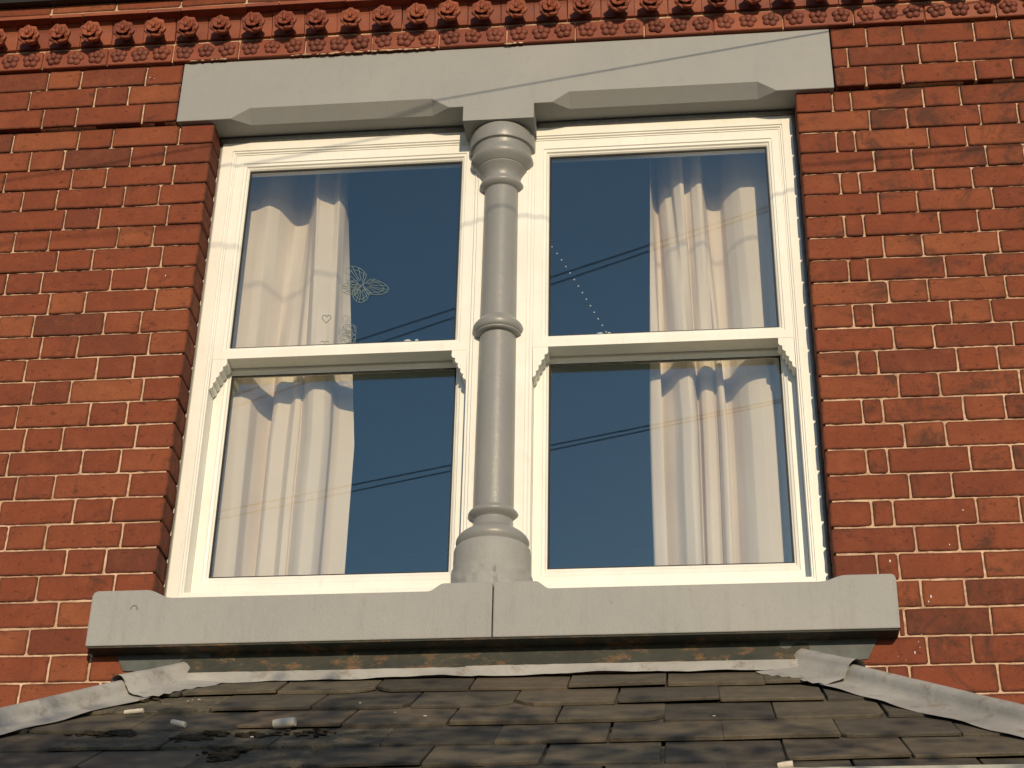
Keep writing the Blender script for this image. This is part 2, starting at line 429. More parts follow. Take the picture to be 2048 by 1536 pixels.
# lead-grey mortar smear where the capital meets the block
# ================================================================ SILL (two stones)
sill = empty('window_sill', (.94, .0, -1.845), 'grey painted stone sill in two lengths under the twin window', 'sill')
def arc(xa, za, xb, zb, n=6):
    return [(xa+(xb-xa)*t, za+(zb-za)*(.5-.5*math.cos(math.pi*t))) for t in [i/n for i in range(n+1)]]
zb, zm, ze = -1.8435, -1.7065, -1.6815
left = [(.9575, zb), (-.1465, zb), (-.148, zb+.006), (-.148, ze-.014), (-.144, ze-.004), (-.134, ze)]+arc(.004, ze, .078, zm)+arc(.782, zm, .826, -1.684)+[(.9575, -1.684)]
right = [(2.0225, zb), (.9605, zb), (.9605, -1.684)]+arc(1.073, -1.684, 1.112, zm)+arc(1.826, zm, 1.895, ze-.008)+[(2.012, ze-.008), (2.02, ze-.012), (2.024, ze-.022)]
for poly in (left, right):
    mb = MB(); mb.extrude_xz(poly, -.065, .125); me = mb.mesh('sill_stone'); bevel(me, .0035, 2, 40)
    mk('sill_stone', me, SILLM, sill)
# sloping weathering behind the front edge
mb = MB(); mb.add([(.07, -.045, -1.7085), (1.83, -.045, -1.7085), (1.83, .16, -1.675), (.07, .16, -1.675), (.07, -.045, -1.73), (1.83, -.045, -1.73), (1.83, .16, -1.73), (.07, .16, -1.73)],
       [(0,1,2,3),(4,5,6,7),(0,1,5,4),(1,2,6,5),(2,3,7,6),(3,0,4,7)])
mb.build('weathering', SILLM, sill)
mb = MB(); mb.box(-.143, 2.017, -.06, .0, -1.8475, -1.8432); mb.build('underside_sheet', DLEAD, sill)  # thin dark sheet covering the projecting underside of the sill

# ================================================================ COLUMN
col = empty('window_column', (.936, .092, -1.684), 'grey painted round stone column with ringed shaft between the two windows', 'column')
def lathe(prof, n=56):
    mb = MB(); v = []; f = []
    for z, r in prof: v += [(.936+r*math.cos(2*math.pi*k/n), .092+r*math.sin(2*math.pi*k/n), z) for k in range(n)]
    for i in range(len(prof)-1):
        for k in range(n): f.append((i*n+k, i*n+(k+1) % n, (i+1)*n+(k+1) % n, (i+1)*n+k))
    f.append(tuple(range(n))); f.append(tuple((len(prof)-1)*n+k for k in range(n))); mb.add(v, f); return mb
def bulge(z0_, z1_, r0, rm, r1, n=7):
    out = []
    for i in range(n+1):
        t = i/n; b = math.sin(math.pi*t)
        out.append((z0_+(z1_-z0_)*t, r0+(r1-r0)*t+(rm-(r0+r1)/2)*b))
    return out
cap = [(-.0612, .099), (-.0625, .1045), (-.066, .106), (-.111, .106), (-.1165, .104), (-.120, .096), (-.131, .093)]
cap += bulge(-.1385, -.1875, .093, .1005, .0845)+[(-.190, .0825), (-.1925, .079)]
cap += [(-.1965, .0800), (-.206, .073), (-.216, .0665), (-.2255, .062), (-.236, .060)]+bulge(-.240, -.272, .0605, .071, .060)+[(-.2735, .0555)]
cap += [(-.276, .0542)]
def cbuild(n, p):
    o = lathe(p).build(n, COLM, col); auto_smooth(o, 38); return o
cbuild('capital', cap)
cbuild('shaft', [(-.2745, .0540), (-.45, .0545), (-.60, .0552), (-.757, .0560), (-1.1, .0578), (-1.409, .0592)])
cbuild('shaft_ring', [(-.754, .0562), (-.760, .059)]+bulge(-.763, -.800, .061, .0765, .0745)+[(-.803, .0725), (-.8045, .0695)]+bulge(-.8055, -.8145, .069, .0715, .066)+[(-.8165, .0545)])
base = [(-1.395, .0592)]+bulge(-1.398, -1.4285, .062, .073, .060)+[(-1.431, .0575), (-1.446, .0585), (-1.456, .0625)]+bulge(-1.4605, -1.5205, .066, .102, .0965, 9)+[(-1.5225, .095)]
cbuild('base', base)
# drum: slightly irregular, flaring on to the sill
prof = [(-1.521, .1045), (-1.524, .1075), (-1.53, .1085)]+[(-1.535-.006*i, .1088+.0006*(i > 10)) for i in range(11)]
prof += [(-1.604-.004*i, .1105+.002*min(1, i/2)+.0004*i) for i in range(16)]+[(-1.670, .1205), (-1.676, .1245), (-1.683, .130), (-1.69, .130)]
mb = lathe(prof, 120); out = []
for x, y, z in mb.v:
    dx, dy = x-.936, y-.092; k = 0
    if z < -1.585 and z > -1.68:
        q = mnoise.noise((x*38, y*38, z*52))*.0042+mnoise.noise((x*110, y*110, z*110))*.0012
        k = max(-.005, min(.0035, q))*min(1, (-1.585-z)/.02)
        if y < .09 and abs(x-.957-.004*math.sin(z*90)) < .0022: k -= .006
    r_ = math.hypot(dx, dy); out.append((.936+dx*(r_+k)/r_, .092+dy*(r_+k)/r_, z))
mb.v = out
o = mb.build('drum', SILLM, col); auto_smooth(o, 50)

# ================================================================ SASH WINDOWS
def frame_sweep(outer, inner, prof):
    """closed moulding profile (t outer->inner, depth) mitred round a rectangle; rects x0,x1,z0,z1"""
    mb = MB(); n = len(prof); v = []; f = []
    def cn(r): return [(r[0], r[2]), (r[1], r[2]), (r[1], r[3]), (r[0], r[3])]
    co, ci = cn(outer), cn(inner)
    for c in range(4):
        for t, y in prof: v.append((co[c][0]+(ci[c][0]-co[c][0])*t, y, co[c][1]+(ci[c][1]-co[c][1])*t))
    for c in range(4):
        d = (c+1) % 4
        for j in range(n): f.append((c*n+j, d*n+j, d*n+(j+1) % n, c*n+(j+1) % n))
    mb.add(v, f); return mb
FRP = [(0, .165), (0, .094), (.10, .094), (.22, .0855), (.80, .0855), (.83, .0895), (.90, .0895), (.94, .094), (1, .094), (1, .205), (.5, .205), (.5, .165)]
USP = [(0, .154), (0, .0965), (.60, .0965), (.64, .1), (.80, .1005), (.86, .106), (.93, .1075), (1, .112), (1, .128), (.85, .154)]
LSP = [(0, .203), (0, .1545), (.62, .1545), (.68, .158), (.84, .160), (.90, .165), (1, .168), (1, .185), (.85, .203)]
def glazing(x0, x1, z0, z1, y, parent):
    mb = MB()
    mb.box(x0, x1, y, y+.004, z0, z1)
    mb.build('pane', GL, parent)
    g = frame_sweep((x0-.002, x1+.002, z0-.002, z1+.002), (x0+.0045, x1-.0045, z0+.0045, z1-.0045), [(0, y-.003), (.8, y-.003), (1, y-.0005), (1, y-.0002), (0, y-.0002)])
    g.build('gasket', GASK, parent)
def horn(xin, sgn, zt, parent):
    """scroll-cut horn under the meeting rail; sgn=+1 hangs at left stile"""
    w, h = .046, .106
    pts = [(0, 0), (w, 0), (w, -.010)]
    n = 5; x, z = w, -.010
    dxs = [.011, .009, .0085, .008, .0075]
    for i in range(n):
        dz = (h-.012)/n; nxt = max(.001, x-dxs[i])
        # each step: a round lobe then a sharp nick
        for q in (.25, .5, .75):
            a = math.pi/2*q; pts.append((nxt+(x-nxt)*math.cos(a)**.7+.0015, z-dz*.86*math.sin(a)))
        pts.append((nxt+.0005, z-dz*.90)); x, z = nxt, z-dz; pts.append((nxt, z))
    pts += [(.0005, -h)]
    poly = [(xin+sgn*x, zt+z) for x, z in pts]
    if sgn < 0: poly = poly[::-1]
    mb = MB(); mb.extrude_xz(poly, .0972, .1485); mb.build('horn', WH, parent)
def window(label, out, inn, ug, lg):
    zt, zs, zr = .0005, -.0655, -.8465
    e = empty('sash_window', ((out[0]+out[1])/2, .12, -1.70), label, 'window', 'twin sash windows')
    frame_sweep((out[0], out[1], -1.70, zt), (inn[0], inn[1], -1.622, zs), FRP).build('frame', WH, e)
    up = frame_sweep((inn[0]+.0005, inn[1]-.0005, zr, zs-.0005), (ug[0], ug[1], -.8005, -.119), USP).build('upper_sash', WH, e)
    glazing(ug[0]+.001, ug[1]-.001, -.7995, -.120, .1175, up)
    horn(inn[0]+.001, 1, zr-.0003, up); horn(inn[1]-.001, -1, zr-.0003, up)
    lo = frame_sweep((inn[0]+.0007, inn[1]-.0007, -1.6215, -.795), (lg[0], lg[1], -1.5455, -.8645), LSP).build('lower_sash', WH, e)
    glazing(lg[0]+.001, lg[1]-.001, -1.5445, -.8655, .173, lo)
    return e
wl = window('cream white sash window left of the column, butterfly and heart stickers on its glass', (-.0022, .9345, ), (.0575, .8435), (.1035, .803), (.1025, .802))
wr = window('cream white sash window right of the column, bead strand behind its glass', (.9375, 1.8743), (1.0405, 1.8185), (1.086, 1.778), (1.084, 1.779))
# inner lining of the opening, seen through the glass
mb = MB()
mb.box(-.05, .03, .2055, .262, -1.75, .1); mb.box(1.846, 1.93, .2055, .262, -1.75, .1); mb.box(.90, .976, .2055, .262, -1.75, .1)
mb.box(-.05, 1.93, .2055, .262, .012, .1); mb.box(-.05, 1.93, .2055, .40, -1.80, -1.751)
tag(mb.build('window_lining', LINING), kind='structure')
# sealant bead round the frame
mb = MB()
mb.tube([(W-.006, .091, -1.67), (W-.006, .091, -.004)], .0075, 8)
mb.tube([(.0035, .0915, -1.67), (.0035, .0915, -.006)], .003, 6)
mb.tube([(.004, .083, -.012), (.815, .083, -.012)], .009, 8); mb.tube([(1.05, .083, -.012), (W-.004, .083, -.012)], .009, 8)
mb.build('sealant', CAULK, wall, True)

# ================================================================ CURTAINS
Lt = [(0.03,.275),(0.0927,.2602),(0.1403,.2426),(0.1732,.2647),(0.2114,.3323),(0.2359,.3378),(0.2594,.3309),(0.2777,.295),(0.3066,.2277),(0.3152,.2363),(0.3368,.2475),(0.357,.2567),(0.3784,.2398),(0.3917,.2708),(0.3934,.3218)]
Lb = [(0.03,.275),(0.0945,.2567),(0.119,.2536),(0.144,.2674),(0.1581,.3117),(0.1921,.3539),(0.2123,.296),(0.2297,.2799),(0.2659,.2859),(0.2871,.2617),(0.302,.2666),(0.3052,.2751),(0.3296,.2428),(0.3495,.2313),(0.3811,.2391),(0.3979,.2607),(0.3990,.2984),(0.4135,.3174),(0.4532,.3317)]
Rt = [(1.4034,.2322),(1.4089,.3247),(1.4247,.3577),(1.4309,.3219),(1.45,.2911),(1.4698,.2823),(1.4773,.2511),(1.5005,.2301),(1.5117,.2354),(1.5123,.2748),(1.532,.265),(1.5355,.2544),(1.5569,.237),(1.5697,.2417),(1.5825,.3404),(1.6068,.3531),(1.628,.3509),(1.6406,.3177),(1.666,.2874),(1.6919,.2664),(1.729,.2646),(1.7523,.2698),(1.80,.29),(1.87,.3)]
Rb = [(1.3877,.2586),(1.3926,.2507),(1.4216,.246),(1.4222,.3177),(1.4537,.2863),(1.477,.2487),(1.5037,.2338),(1.517,.2478),(1.5288,.3352),(1.5401,.3028),(1.554,.2912),(1.5737,.2982),(1.5841,.3131),(1.5906,.2786),(1.6007,.271),(1.6082,.2795),(1.6089,.3422),(1.6311,.3339),(1.6541,.296),(1.6799,.2667),(1.7115,.2541),(1.746,.2537),(1.7644,.2952),(1.82,.30),(1.875,.3)]
def resample(p, n):
    d = [0]
    for i in range(1, len(p)): d.append(d[-1]+math.hypot(p[i][0]-p[i-1][0], (p[i][1]-p[i-1][1])))
    def cr(a, b, c, d_, t): return .5*((2*b)+(c-a)*t+(2*a-5*b+4*c-d_)*t*t+(3*b-a-3*c+d_)*t**3)
    out = []
    for k in range(n):
        s = d[-1]*k/(n-1); i = 0
        while i < len(d)-2 and d[i+1] < s: i += 1
        t = (s-d[i])/max(1e-9, d[i+1]-d[i]); g = lambda j: p[max(0, min(len(p)-1, j))]
        lin_ = tuple(p[i][q]+(p[i+1][q]-p[i][q])*t for q in (0, 1))
        sm = tuple(cr(g(i-1)[q], g(i)[q], g(i+1)[q], g(i+2)[q], t) for q in (0, 1))
        out.append(tuple(.6*lin_[q]+.4*sm[q] for q in (0, 1)))
    return out
def curtain(pt, pb, label, seed):
    N, K = 320, 46; a, b = resample(pt, N), resample(pb, N); rg = random.Random(seed)
    ph = [rg.uniform(0, 6.28) for _ in range(6)]
    mb = MB(); v = []
    cx = sum(p[0] for p in a)/N
    for k in range(K):
        z = .16-1.92*k/(K-1); t = max(-.15, min(1.45, (z+.16)/-.73))
        for i in range(N):
            u = i/(N-1)
            x = a[i][0]+(b[i][0]-a[i][0])*min(t, 1.2); y = a[i][1]+(b[i][1]-a[i][1])*min(t, 1.15)
            y += .0035*math.sin(3.1*z+7*u+ph[0])+.0022*math.sin(9*z+17*u+ph[1])*min(1, abs(t))
            x += .003*math.sin(2.3*z+5*u+ph[2])*(max(0, t)*.8)
            v.append((x, max(.224, y), z))
    f = [(k*N+i, k*N+i+1, (k+1)*N+i+1, (k+1)*N+i) for k in range(K-1) for i in range(N-1)]
    mb.add(v, f); o = mb.build('curtain', CU, None, True)
    return tag(o, label, 'curtain', 'pale curtains behind the glass')
curtain(Lt, Lb, 'pale pink curtain hanging at the left side of the left window', 1)
curtain(Rt, Rb, 'pale pink curtain bunched at the right side of the right window', 2)

# ================================================================ STICKERS AND BEADS
def unp(px, py, y):
    d = (px-1024)/CF*AR+(768-py)/CF*AU+AF; t = (y-CC.y)/d.y; return CC+t*d
def ribbon(mb, pts, w, y):
    mb.tube([(p[0], y, p[1]) for p in pts], w, 5)
def sticker(name, label, curves, w, y=.1168):
    mb = MB()
    for c in curves: ribbon(mb, [(unp(px, py, y).x, unp(px, py, y).z) for px, py in c], w, y)
    return tag(mb.build(name, DECAL), label, 'sticker', 'stickers on the left window glass')
hz = []
for i in range(25):
    t = 2*math.pi*i/24; hx = 16*math.sin(t)**3; hy = 13*math.cos(t)-5*math.cos(2*t)-2*math.cos(3*t)-math.cos(4*t)
    hz.append((653+hx*.56+hy*.04, 637-hy*.56))
sticker('heart_sticker', 'small dark heart outline sticker on the upper left pane', [hz], .0014)
sticker('heart_sticker', 'top of a second heart outline sticker just above the left meeting rail', [[(x-4, y+52) for x, y in hz[19:]+hz[:6]]], .0012)
def wing(c, tip, wid, nv=7):
    c = Vector(c); tip = Vector(tip); ax = tip-c; L = ax.length; ax.normalize(); pr = Vector((-ax.y, ax.x))
    out = []
    for i in range(21):
        t = math.pi*(i/20-.5)*1.15; rr = L*(.62+.38*math.cos(t))
        out.append(tuple(c+ax*rr*math.cos(t*.62)*1.0+pr*wid*math.sin(t)))
    cs = [[tuple(c)]+out+[tuple(c)]]
    for k in range(nv):
        q = out[2+int(k*16/(nv-1))]; st = c+(Vector(q)-c)*.25; cs.append([tuple(st), q])
        q2 = out[2+int(k*16/(nv-1))]; 
    inner = [tuple(c+(Vector(q)-c)*.8) for q in out[1:-1]]
    cs.append(inner); return cs
bf = wing((724, 571), (697, 535), 20)+wing((722, 574), (683, 578), 14)+wing((726, 570), (777, 580), 15)+wing((724, 573), (718, 605), 17)+[[(714, 580), (730, 563)]]
sticker('butterfly_sticker', 'lacy butterfly sticker at the curtain edge on the upper left pane', bf, .0009)
bf2 = wing((712, 668), (686, 655), 14, 5)+wing((712, 672), (682, 682), 14, 5)
sticker('butterfly_sticker', 'lower half-hidden butterfly sticker close above the left meeting rail', bf2, .0008)
mb = MB(); mb2 = MB()
for i in range(14):
    t = i/13; px, py = 1104+(1212-1104)*(t**.93), 494+(664-494)*t
    p = unp(px, py, .2); mb.ball(p, .0027, 8, 5)
tag(mb.build('bead_strand', BEADM, None, True), 'strand of tiny pale beads hanging slantwise behind the upper right pane', 'beads')
# rounded latch / ornament peeping over the meeting rails
for px, py, lab in ((1200, 668, 'small white latch on the meeting rail of the right window'), (815, 682, 'small white latch on the meeting rail of the left window')):
    p = unp(px, py, .155); mb = MB()
    mb.ball((p.x, .158, p.z-.002), .011, 12, 6, 0, (1.25, .8, .75)); mb.ball((p.x+.028, .158, p.z-.001), .007, 10, 6, 0, (1, .8, 1.1)); mb.box(p.x-.014, p.x+.036, .153, .166, p.z-.012, p.z-.003)
    tag(mb.build('sash_latch', WH, None, True), lab, 'latch', 'sash latches')

# ================================================================ CORNICE
cor = empty('terracotta_cornice', (.94, -.03, .242), 'moulded terracotta cornice of rosettes and ball flowers along the wall top', 'cornice')
TP, BP = .2236, .10957
mb = MB(); hw = TP/2-.002
mb.box(-hw, hw, -.033, .085, .0035, .0765); bevel(tile_me := mb.mesh('flower_tile'), .0025, 1); tile_me.materials.append(TC)
def flower_mesh():
    mb = MB()
    for k in range(5):
        a = 2*math.pi*k/5+math.pi/2*3+.63
        mb.ball((.0172*math.cos(a), .0005, .0172*math.sin(a)), .0138, 9, 6, 0, (1, .85, 1))
    mb.ball((0, -.0075, .001), .0098, 9, 6, 0, (1, .9, 1))
    me = mb.mesh('rosette', True); me.materials.append(TCD); return me
TCD = terra_mat(True); fl_me = flower_mesh()
i0 = -8
for i in range(i0, 24):
    x = -.61+TP*(i+.5)
    jx, jz = random.uniform(-.001, .001), random.uniform(-.0012, .0012)
    if not (-2.1 < x < 4.0):
        continue
    t = mk('flower_tile', tile_me, TC, cor, (x+jx, random.uniform(-.0015, .0015), .2395+jz))
    for k in (-1, 0, 1):
        f_ = mk('rosette', fl_me, TC, t, (x+jx+k*.0725, -.0335, .2395+.040+jz))
        f_.rotation_euler.y = random.uniform(-.25, .25); q = random.uniform(.92, 1.05); f_.scale = (q, random.uniform(.75, 1.1), q)
# ball-flower tiles: cavetto profile
mb = MB(); hw = BP/2-.0012; pr = []
for i in range(8):
    a = (math.pi/2)*i/7; pr.append((-.036-.024*(1-math.cos(a)), .006+.074*math.sin(a)))
pr = [(-.036, .003)]+pr+[(-.0605, .083), (.085, .083), (.085, .003)]
v = [(-hw, y, z) for y, z in pr]+[(hw, y, z) for y, z in pr]; n = len(pr)
mb.add(v, [tuple(range(n)), tuple(range(2*n-1, n-1, -1))]+[(i, (i+1) % n, (i+1) % n+n, i+n) for i in range(n)])
cav_me = mb.mesh('ball_tile'); cav_me.materials.append(TC)
def petal(mb, c, d, L, wd, th, up):
    """rounded petal from c along unit d, cupped towards up"""
    d = Vector(d).normalized(); up = Vector(up); sd = d.cross(up).normalized(); c = Vector(c); nu, nv = 5, 6; v = []
    for i in range(nv+1):
        t = i/nv; w = wd*min(1, .42+1.0*t)*math.sqrt(max(.06, 1-max(0, (t-.62)/.38)**2)); cup = th*1.2*t*t
        for k in range(nu):
            q = (k/(nu-1)-.5)*2; v.append(c+d*L*t+sd*w*q*.5+up*(cup+th*(1-q*q)))
        for k in range(nu-1, -1, -1):
            q = (k/(nu-1)-.5)*2; v.append(c+d*L*t+sd*w*q*.5+up*(cup-th*.7*(1-q*q)))
    m_ = 2*nu; f = [(i*m_+k, i*m_+(k+1) % m_, (i+1)*m_+(k+1) % m_, (i+1)*m_+k) for i in range(nv) for k in range(m_)]
    f += [tuple(range(m_)), tuple(nv*m_+k for k in range(m_))]; mb.add(v, f)
def ballflower():
    mb = MB()
    # flaring cup, side leaves, open bud of petals and stamen; axis -Y
    n = 14; rings = [(.012, .011), (-.006, .0135), (-.018, .0225), (-.030, .030), (-.040, .0335), (-.044, .033), (-.041, .024), (-.036, .010)]
    v = []
    for i, (y, r) in enumerate(rings):
        for k in range(n):
            a = 2*math.pi*k/n; rr = r*(1+.07*math.cos(7*a)*(i > 2)); v.append((rr*math.cos(a), y, rr*math.sin(a)))
    mb.add(v, [(i*n+k, i*n+(k+1) % n, (i+1)*n+(k+1) % n, (i+1)*n+k) for i in range(len(rings)-1) for k in range(n)]+[tuple((len(rings)-1)*n+k for k in range(n))])
    for k in range(6):
        a = 2*math.pi*(k+.5)/6
        petal(mb, (.010*math.cos(a), -.040, .010*math.sin(a)), (math.cos(a), -.1, math.sin(a)), .0215, .017, .0036, (0, -1, 0))
    for k in range(6):
        a = 2*math.pi*k/6+math.pi/2
        petal(mb, (.002*math.cos(a), -.047, .002*math.sin(a)), (math.cos(a), -.12, math.sin(a)), .0205, .019, .0048, (0, -1, 0))
    mb.ball((0, -.056, .002), .0062, 8, 6, 0, (1, 1, 1.9))
    me = mb.mesh('ball_flower', True); me.materials.append(TC); return me
bf_me = ballflower()
for i in range(-14, 46):
    x = -.654+BP*i
    if not (-2.1 < x < 4.0): continue
    jx, jy = random.uniform(-.0008, .0008), random.uniform(-.0022, .0015)
    t = mk('ball_tile', cav_me, TC, cor, (x+jx, jy, .3255))
    b = mk('ball_flower', bf_me, TC, t, (x+jx+random.uniform(-.001, .001), -.042+jy, .3505))
    b.rotation_euler = (random.uniform(-.06, .06)+.12, random.uniform(-.2, .2), random.uniform(-.06, .06)); q = random.uniform(1.05, 1.16); b.scale = (q, q, q)
mb = MB(); mb.box(-2.15, 4.05, -.024, .084, .2455, .408); mb.build('bedding_mortar', MO, cor)
# thin moulded fillet bricks, then a plain course
x = -2.15
while x < 4.0:
    w = TP*.5 if random.random() < .3 else TP
    mb = MB(); dz = random.uniform(-.0015, .0015); mb.box(x+.001, x+w-.001, -.094+random.uniform(-.002, .002), .08, .4095+dz, .4245+dz); me = bevel(mb.mesh('fillet_brick'), .003, 2); mk('fillet_brick', me, TC, cor); x += w
x = -2.15; i = 0
while x < 4.0:
    me = brick_data(TP-J, .075-J, .1, i % 6)[0]; mk('brick', me, BR, cor, (x+TP/2, -.092, .465)); x += TP; i += 1
mb = MB(); mb.box(-2.15, 4.05, -.088, .08, .4255, .51); mb.build('course_mortar', MO, cor)
mb = MB(); rgs = random.Random(77)
for xa, xb in ((-.10, -.06), (-.03, .02), (.24, .72), (.95, 1.0)):
    x = xa
    while x < xb:
        w = rgs.uniform(.003, .013); mb.ball((x+w, -.0325, .2405+rgs.uniform(-.001, .0015)), w, 8, 5, 0, (1.4, .25, .0026/w*rgs.uniform(.6, 1.3))); x += w*rgs.uniform(1.2, 4)
tag(mb.build('mortar_smear', MO, cor, True), kind='stuff')
# gutter
gt = empty('eaves_gutter', (.94, -.17, .46), 'black eaves gutter crossing the top left corner above the cornice', 'gutter')
mb = MB(); v = []; n = 10
for x in (-2.3, 4.1):
    for k in range(n): a = math.pi*k/(n-1); v.append((x, -.185+.058*math.cos(a), .585-.052*math.sin(a)))
f = [(k, k+1, n+k+1, n+k) for k in range(n-1)]; mb.add(v, f)
mb.build('trough', BLACK, gt)
mb = MB(); mb.box(-2.3, 4.1, -.122, .3, .463, .60); mb.build('fascia_board', BLACK, gt)

# ================================================================ BAY ROOF
PT = R(31.2); Z0 = -1.953; TT = math.tan(PT); EAVE = 1.165
bay = empty('bay_window', (.92, -.5, GROUND+.12), 'bay window with a slate roof and pale lead hips below the sill', 'bay window')
def rp(x, s, h=0): return (x, -s*math.cos(PT)-h*math.sin(PT), Z0-s*math.sin(PT)+h*math.cos(PT))
HL, HR = (.095, -.61*math.cos(PT)), (1.79, .655*math.cos(PT))   # hip x = a + b*s
def clip(poly, side):
    a, b = HL if side == 'L' else HR
    ins = (lambda p: p[0]-(a+b*p[1])) if side == 'L' else (lambda p: (a+b*p[1])-p[0])
    out = []
    for i, p in enumerate(poly):
        q = poly[(i+1) % len(poly)]; dp, dq = ins(p), ins(q)
        if dp >= 0: out.append(p)
        if dp*dq < 0: t = dp/(dp-dq); out.append((p[0]+(q[0]-p[0])*t, p[1]+(q[1]-p[1])*t))
    return out
# boarding under the slates, side slopes, bay body
mb = MB(); s1 = EAVE-.02
hl = lambda s: HL[0]+HL[1]*s
hr = lambda s: HR[0]+HR[1]*s
mb.add([rp(hl(0), 0), rp(hr(0), 0), rp(hr(s1), s1), rp(hl(s1), s1)], [(0, 1, 2, 3)])
zl = rp(0, s1)[2]
mb.add([rp(hl(0), 0), rp(hl(s1), s1), (hl(s1)-.75, .0, zl)], [(0, 1, 2)]); mb.add([rp(hr(0), 0), rp(hr(s1), s1), (hr(s1)+.75, .0, zl)], [(0, 1, 2)])
roof = mb.build('roof', simple('side_slates', (.08, .072, .062), .75, .3, 20, .5), bay)
pts = [(hl(s1)-.75, .0), (hl(s1)+.05, rp(0, s1)[1]+.09), (hr(s1)-.05, rp(0, s1)[1]+.09), (hr(s1)+.75, .0)]
mb = MB(); v = [(x, y, GROUND+.12) for x, y in pts]+[(x, y, zl-.02) for x, y in pts]
mb.add(v, [(0, 1, 5, 4), (1, 2, 6, 5), (2, 3, 7, 6), (4, 5, 6, 7)])
mb.build('bay_wall', simple('bay_render', (.3, .12, .07), .9), bay)
def crust_mat():
    a = M('lichened_slate')
    c = a.ramp(a.noise(24, 7, .75), [(.35, (.07, .062, .048)), (.55, (.15, .13, .092)), (.75, (.24, .21, .155))])
    c = a.mix(a.ramp(a.noise(75, 5, .7), [(.56, 0.0), (.64, .85)]), c, (.06, .042, .026))
    c = a.mix(a.ramp(a.noise(120, 3, .6), [(.68, 0.0), (.73, .8)]), c, (.33, .31, .25))
    n = a.bump(a.noise(55, 7, .75), .9, .010); return a.done(c, .9, n, .2)
SLTC = crust_mat()
G, SW = .214, .2505
rg = random.Random(21)
nsl = 0
for r in range(6):
    sb = min(.162+G*r, EAVE+.005); phase = .914 if r % 2 == 0 else .795
    i0 = int(math.floor((-.7-phase)/SW)); i1 = int(math.ceil((2.7-phase)/SW))
    for i in range(i0, i1):
        xa, xb = phase+i*SW+rg.uniform(-.004, .004)+.0015, phase+(i+1)*SW-.0015+rg.uniform(-.003, .003)
        st = max(-.07, sb-.36); e = rg.uniform(-.004, .004)
        poly = [(xa, st), (xb, st)]
        br = rg.random(); special = {(0, -1): 'L', (0, -2): 'R', (1, 0): 'R', (1, 1): 'L', (2, 1): 'R'}.get((r, i))
        # lower corners, sometimes snapped off
        cr = special == 'R' or br < .08; cl = special == 'L' or br > .94
        k = rg.uniform(.022, .04)*(1.35 if special else 1)
        if cr: poly += [(xb, sb-k*rg.uniform(.8, 1.6)), (xb-k*.45, sb-k*.55+.006), (xb-k, sb+e)]
        else: poly += [(xb, sb-.004), (xb-.003, sb+e)]
        mid = (xa+xb)/2+rg.uniform(-.05, .05); poly.append((mid, sb+e+rg.uniform(-.003, .003)))
        k = rg.uniform(.022, .04)*(1.35 if special else 1)
        if cl: poly += [(xa+k, sb+e), (xa+k*.5, sb-k*.5+.004), (xa, sb-k*rg.uniform(.8, 1.5))]
        else: poly += [(xa+.003, sb+e), (xa, sb-.004)]
        poly = clip(clip(poly, 'L'), 'R')
        if len(poly) < 3: continue
        ln = sb-st+1e-6; hj = rg.uniform(0, .007); tw = rg.uniform(-.016, .016)
        n = len(poly); th = rg.uniform(.007, .0105)
        hh = lambda p: (.0215 if r == 0 else .007+.0125*(p[1]-st)/ln)+hj*(p[1]-st)/ln+tw*(p[0]-xa)*(p[1]-st)/ln
        cxm = sum(p[0] for p in poly)/n; csm = sum(p[1] for p in poly)/n
        shr = lambda p: (p[0]+(cxm-p[0])*.012, p[1]+(csm-p[1])*.012)
        v = [rp(*shr(p), hh(p)) for p in poly]+[rp(p[0], p[1], hh(p)-.0022) for p in poly]+[rp(p[0], p[1], hh(p)-th) for p in poly]
        f = [tuple(range(n))]+[(i_+n, (i_+1) % n+n, (i_+1) % n, i_) for i_ in range(n)]+[(i_+2*n, (i_+1) % n+2*n, (i_+1) % n+n, i_+n) for i_ in range(n)]
        mb = MB(); mb.add(v, f)
        q = px_of(rp((xa+xb)/2, sb-.1, .02)); crust = (1455 < q[1] < 1490 and 90 < q[0] < 800) or (1490 < q[1] < 1530 and 390 < q[0] < 660) or (1380 < q[1] < 1415 and 190 < q[0] < 440)
        mb.build('slate', SLTC if crust else SLT, roof); nsl += 1
print('slates', nsl)
# bay gutter at the eaves
mb = MB(); e0 = rp(0, EAVE)
gy, gz = e0[1]-.045, e0[2]+.0
v = []; n = 9
for x in (hl(EAVE)-.05, hr(EAVE)+.05):
    for k in range(n): a = math.pi*k/(n-1); v.append((x, gy+.05*math.cos(a), gz-.05*math.sin(a)))
mb.add(v, [(k, k+1, n+k+1, n+k) for k in range(n-1)]); mb.box(hl(EAVE)-.05, hr(EAVE)+.05, gy-.054, gy-.048, gz-.004, gz+.006)
mb.build('gutter', simple('grey_gutter', (.3, .3, .27), .5), bay)
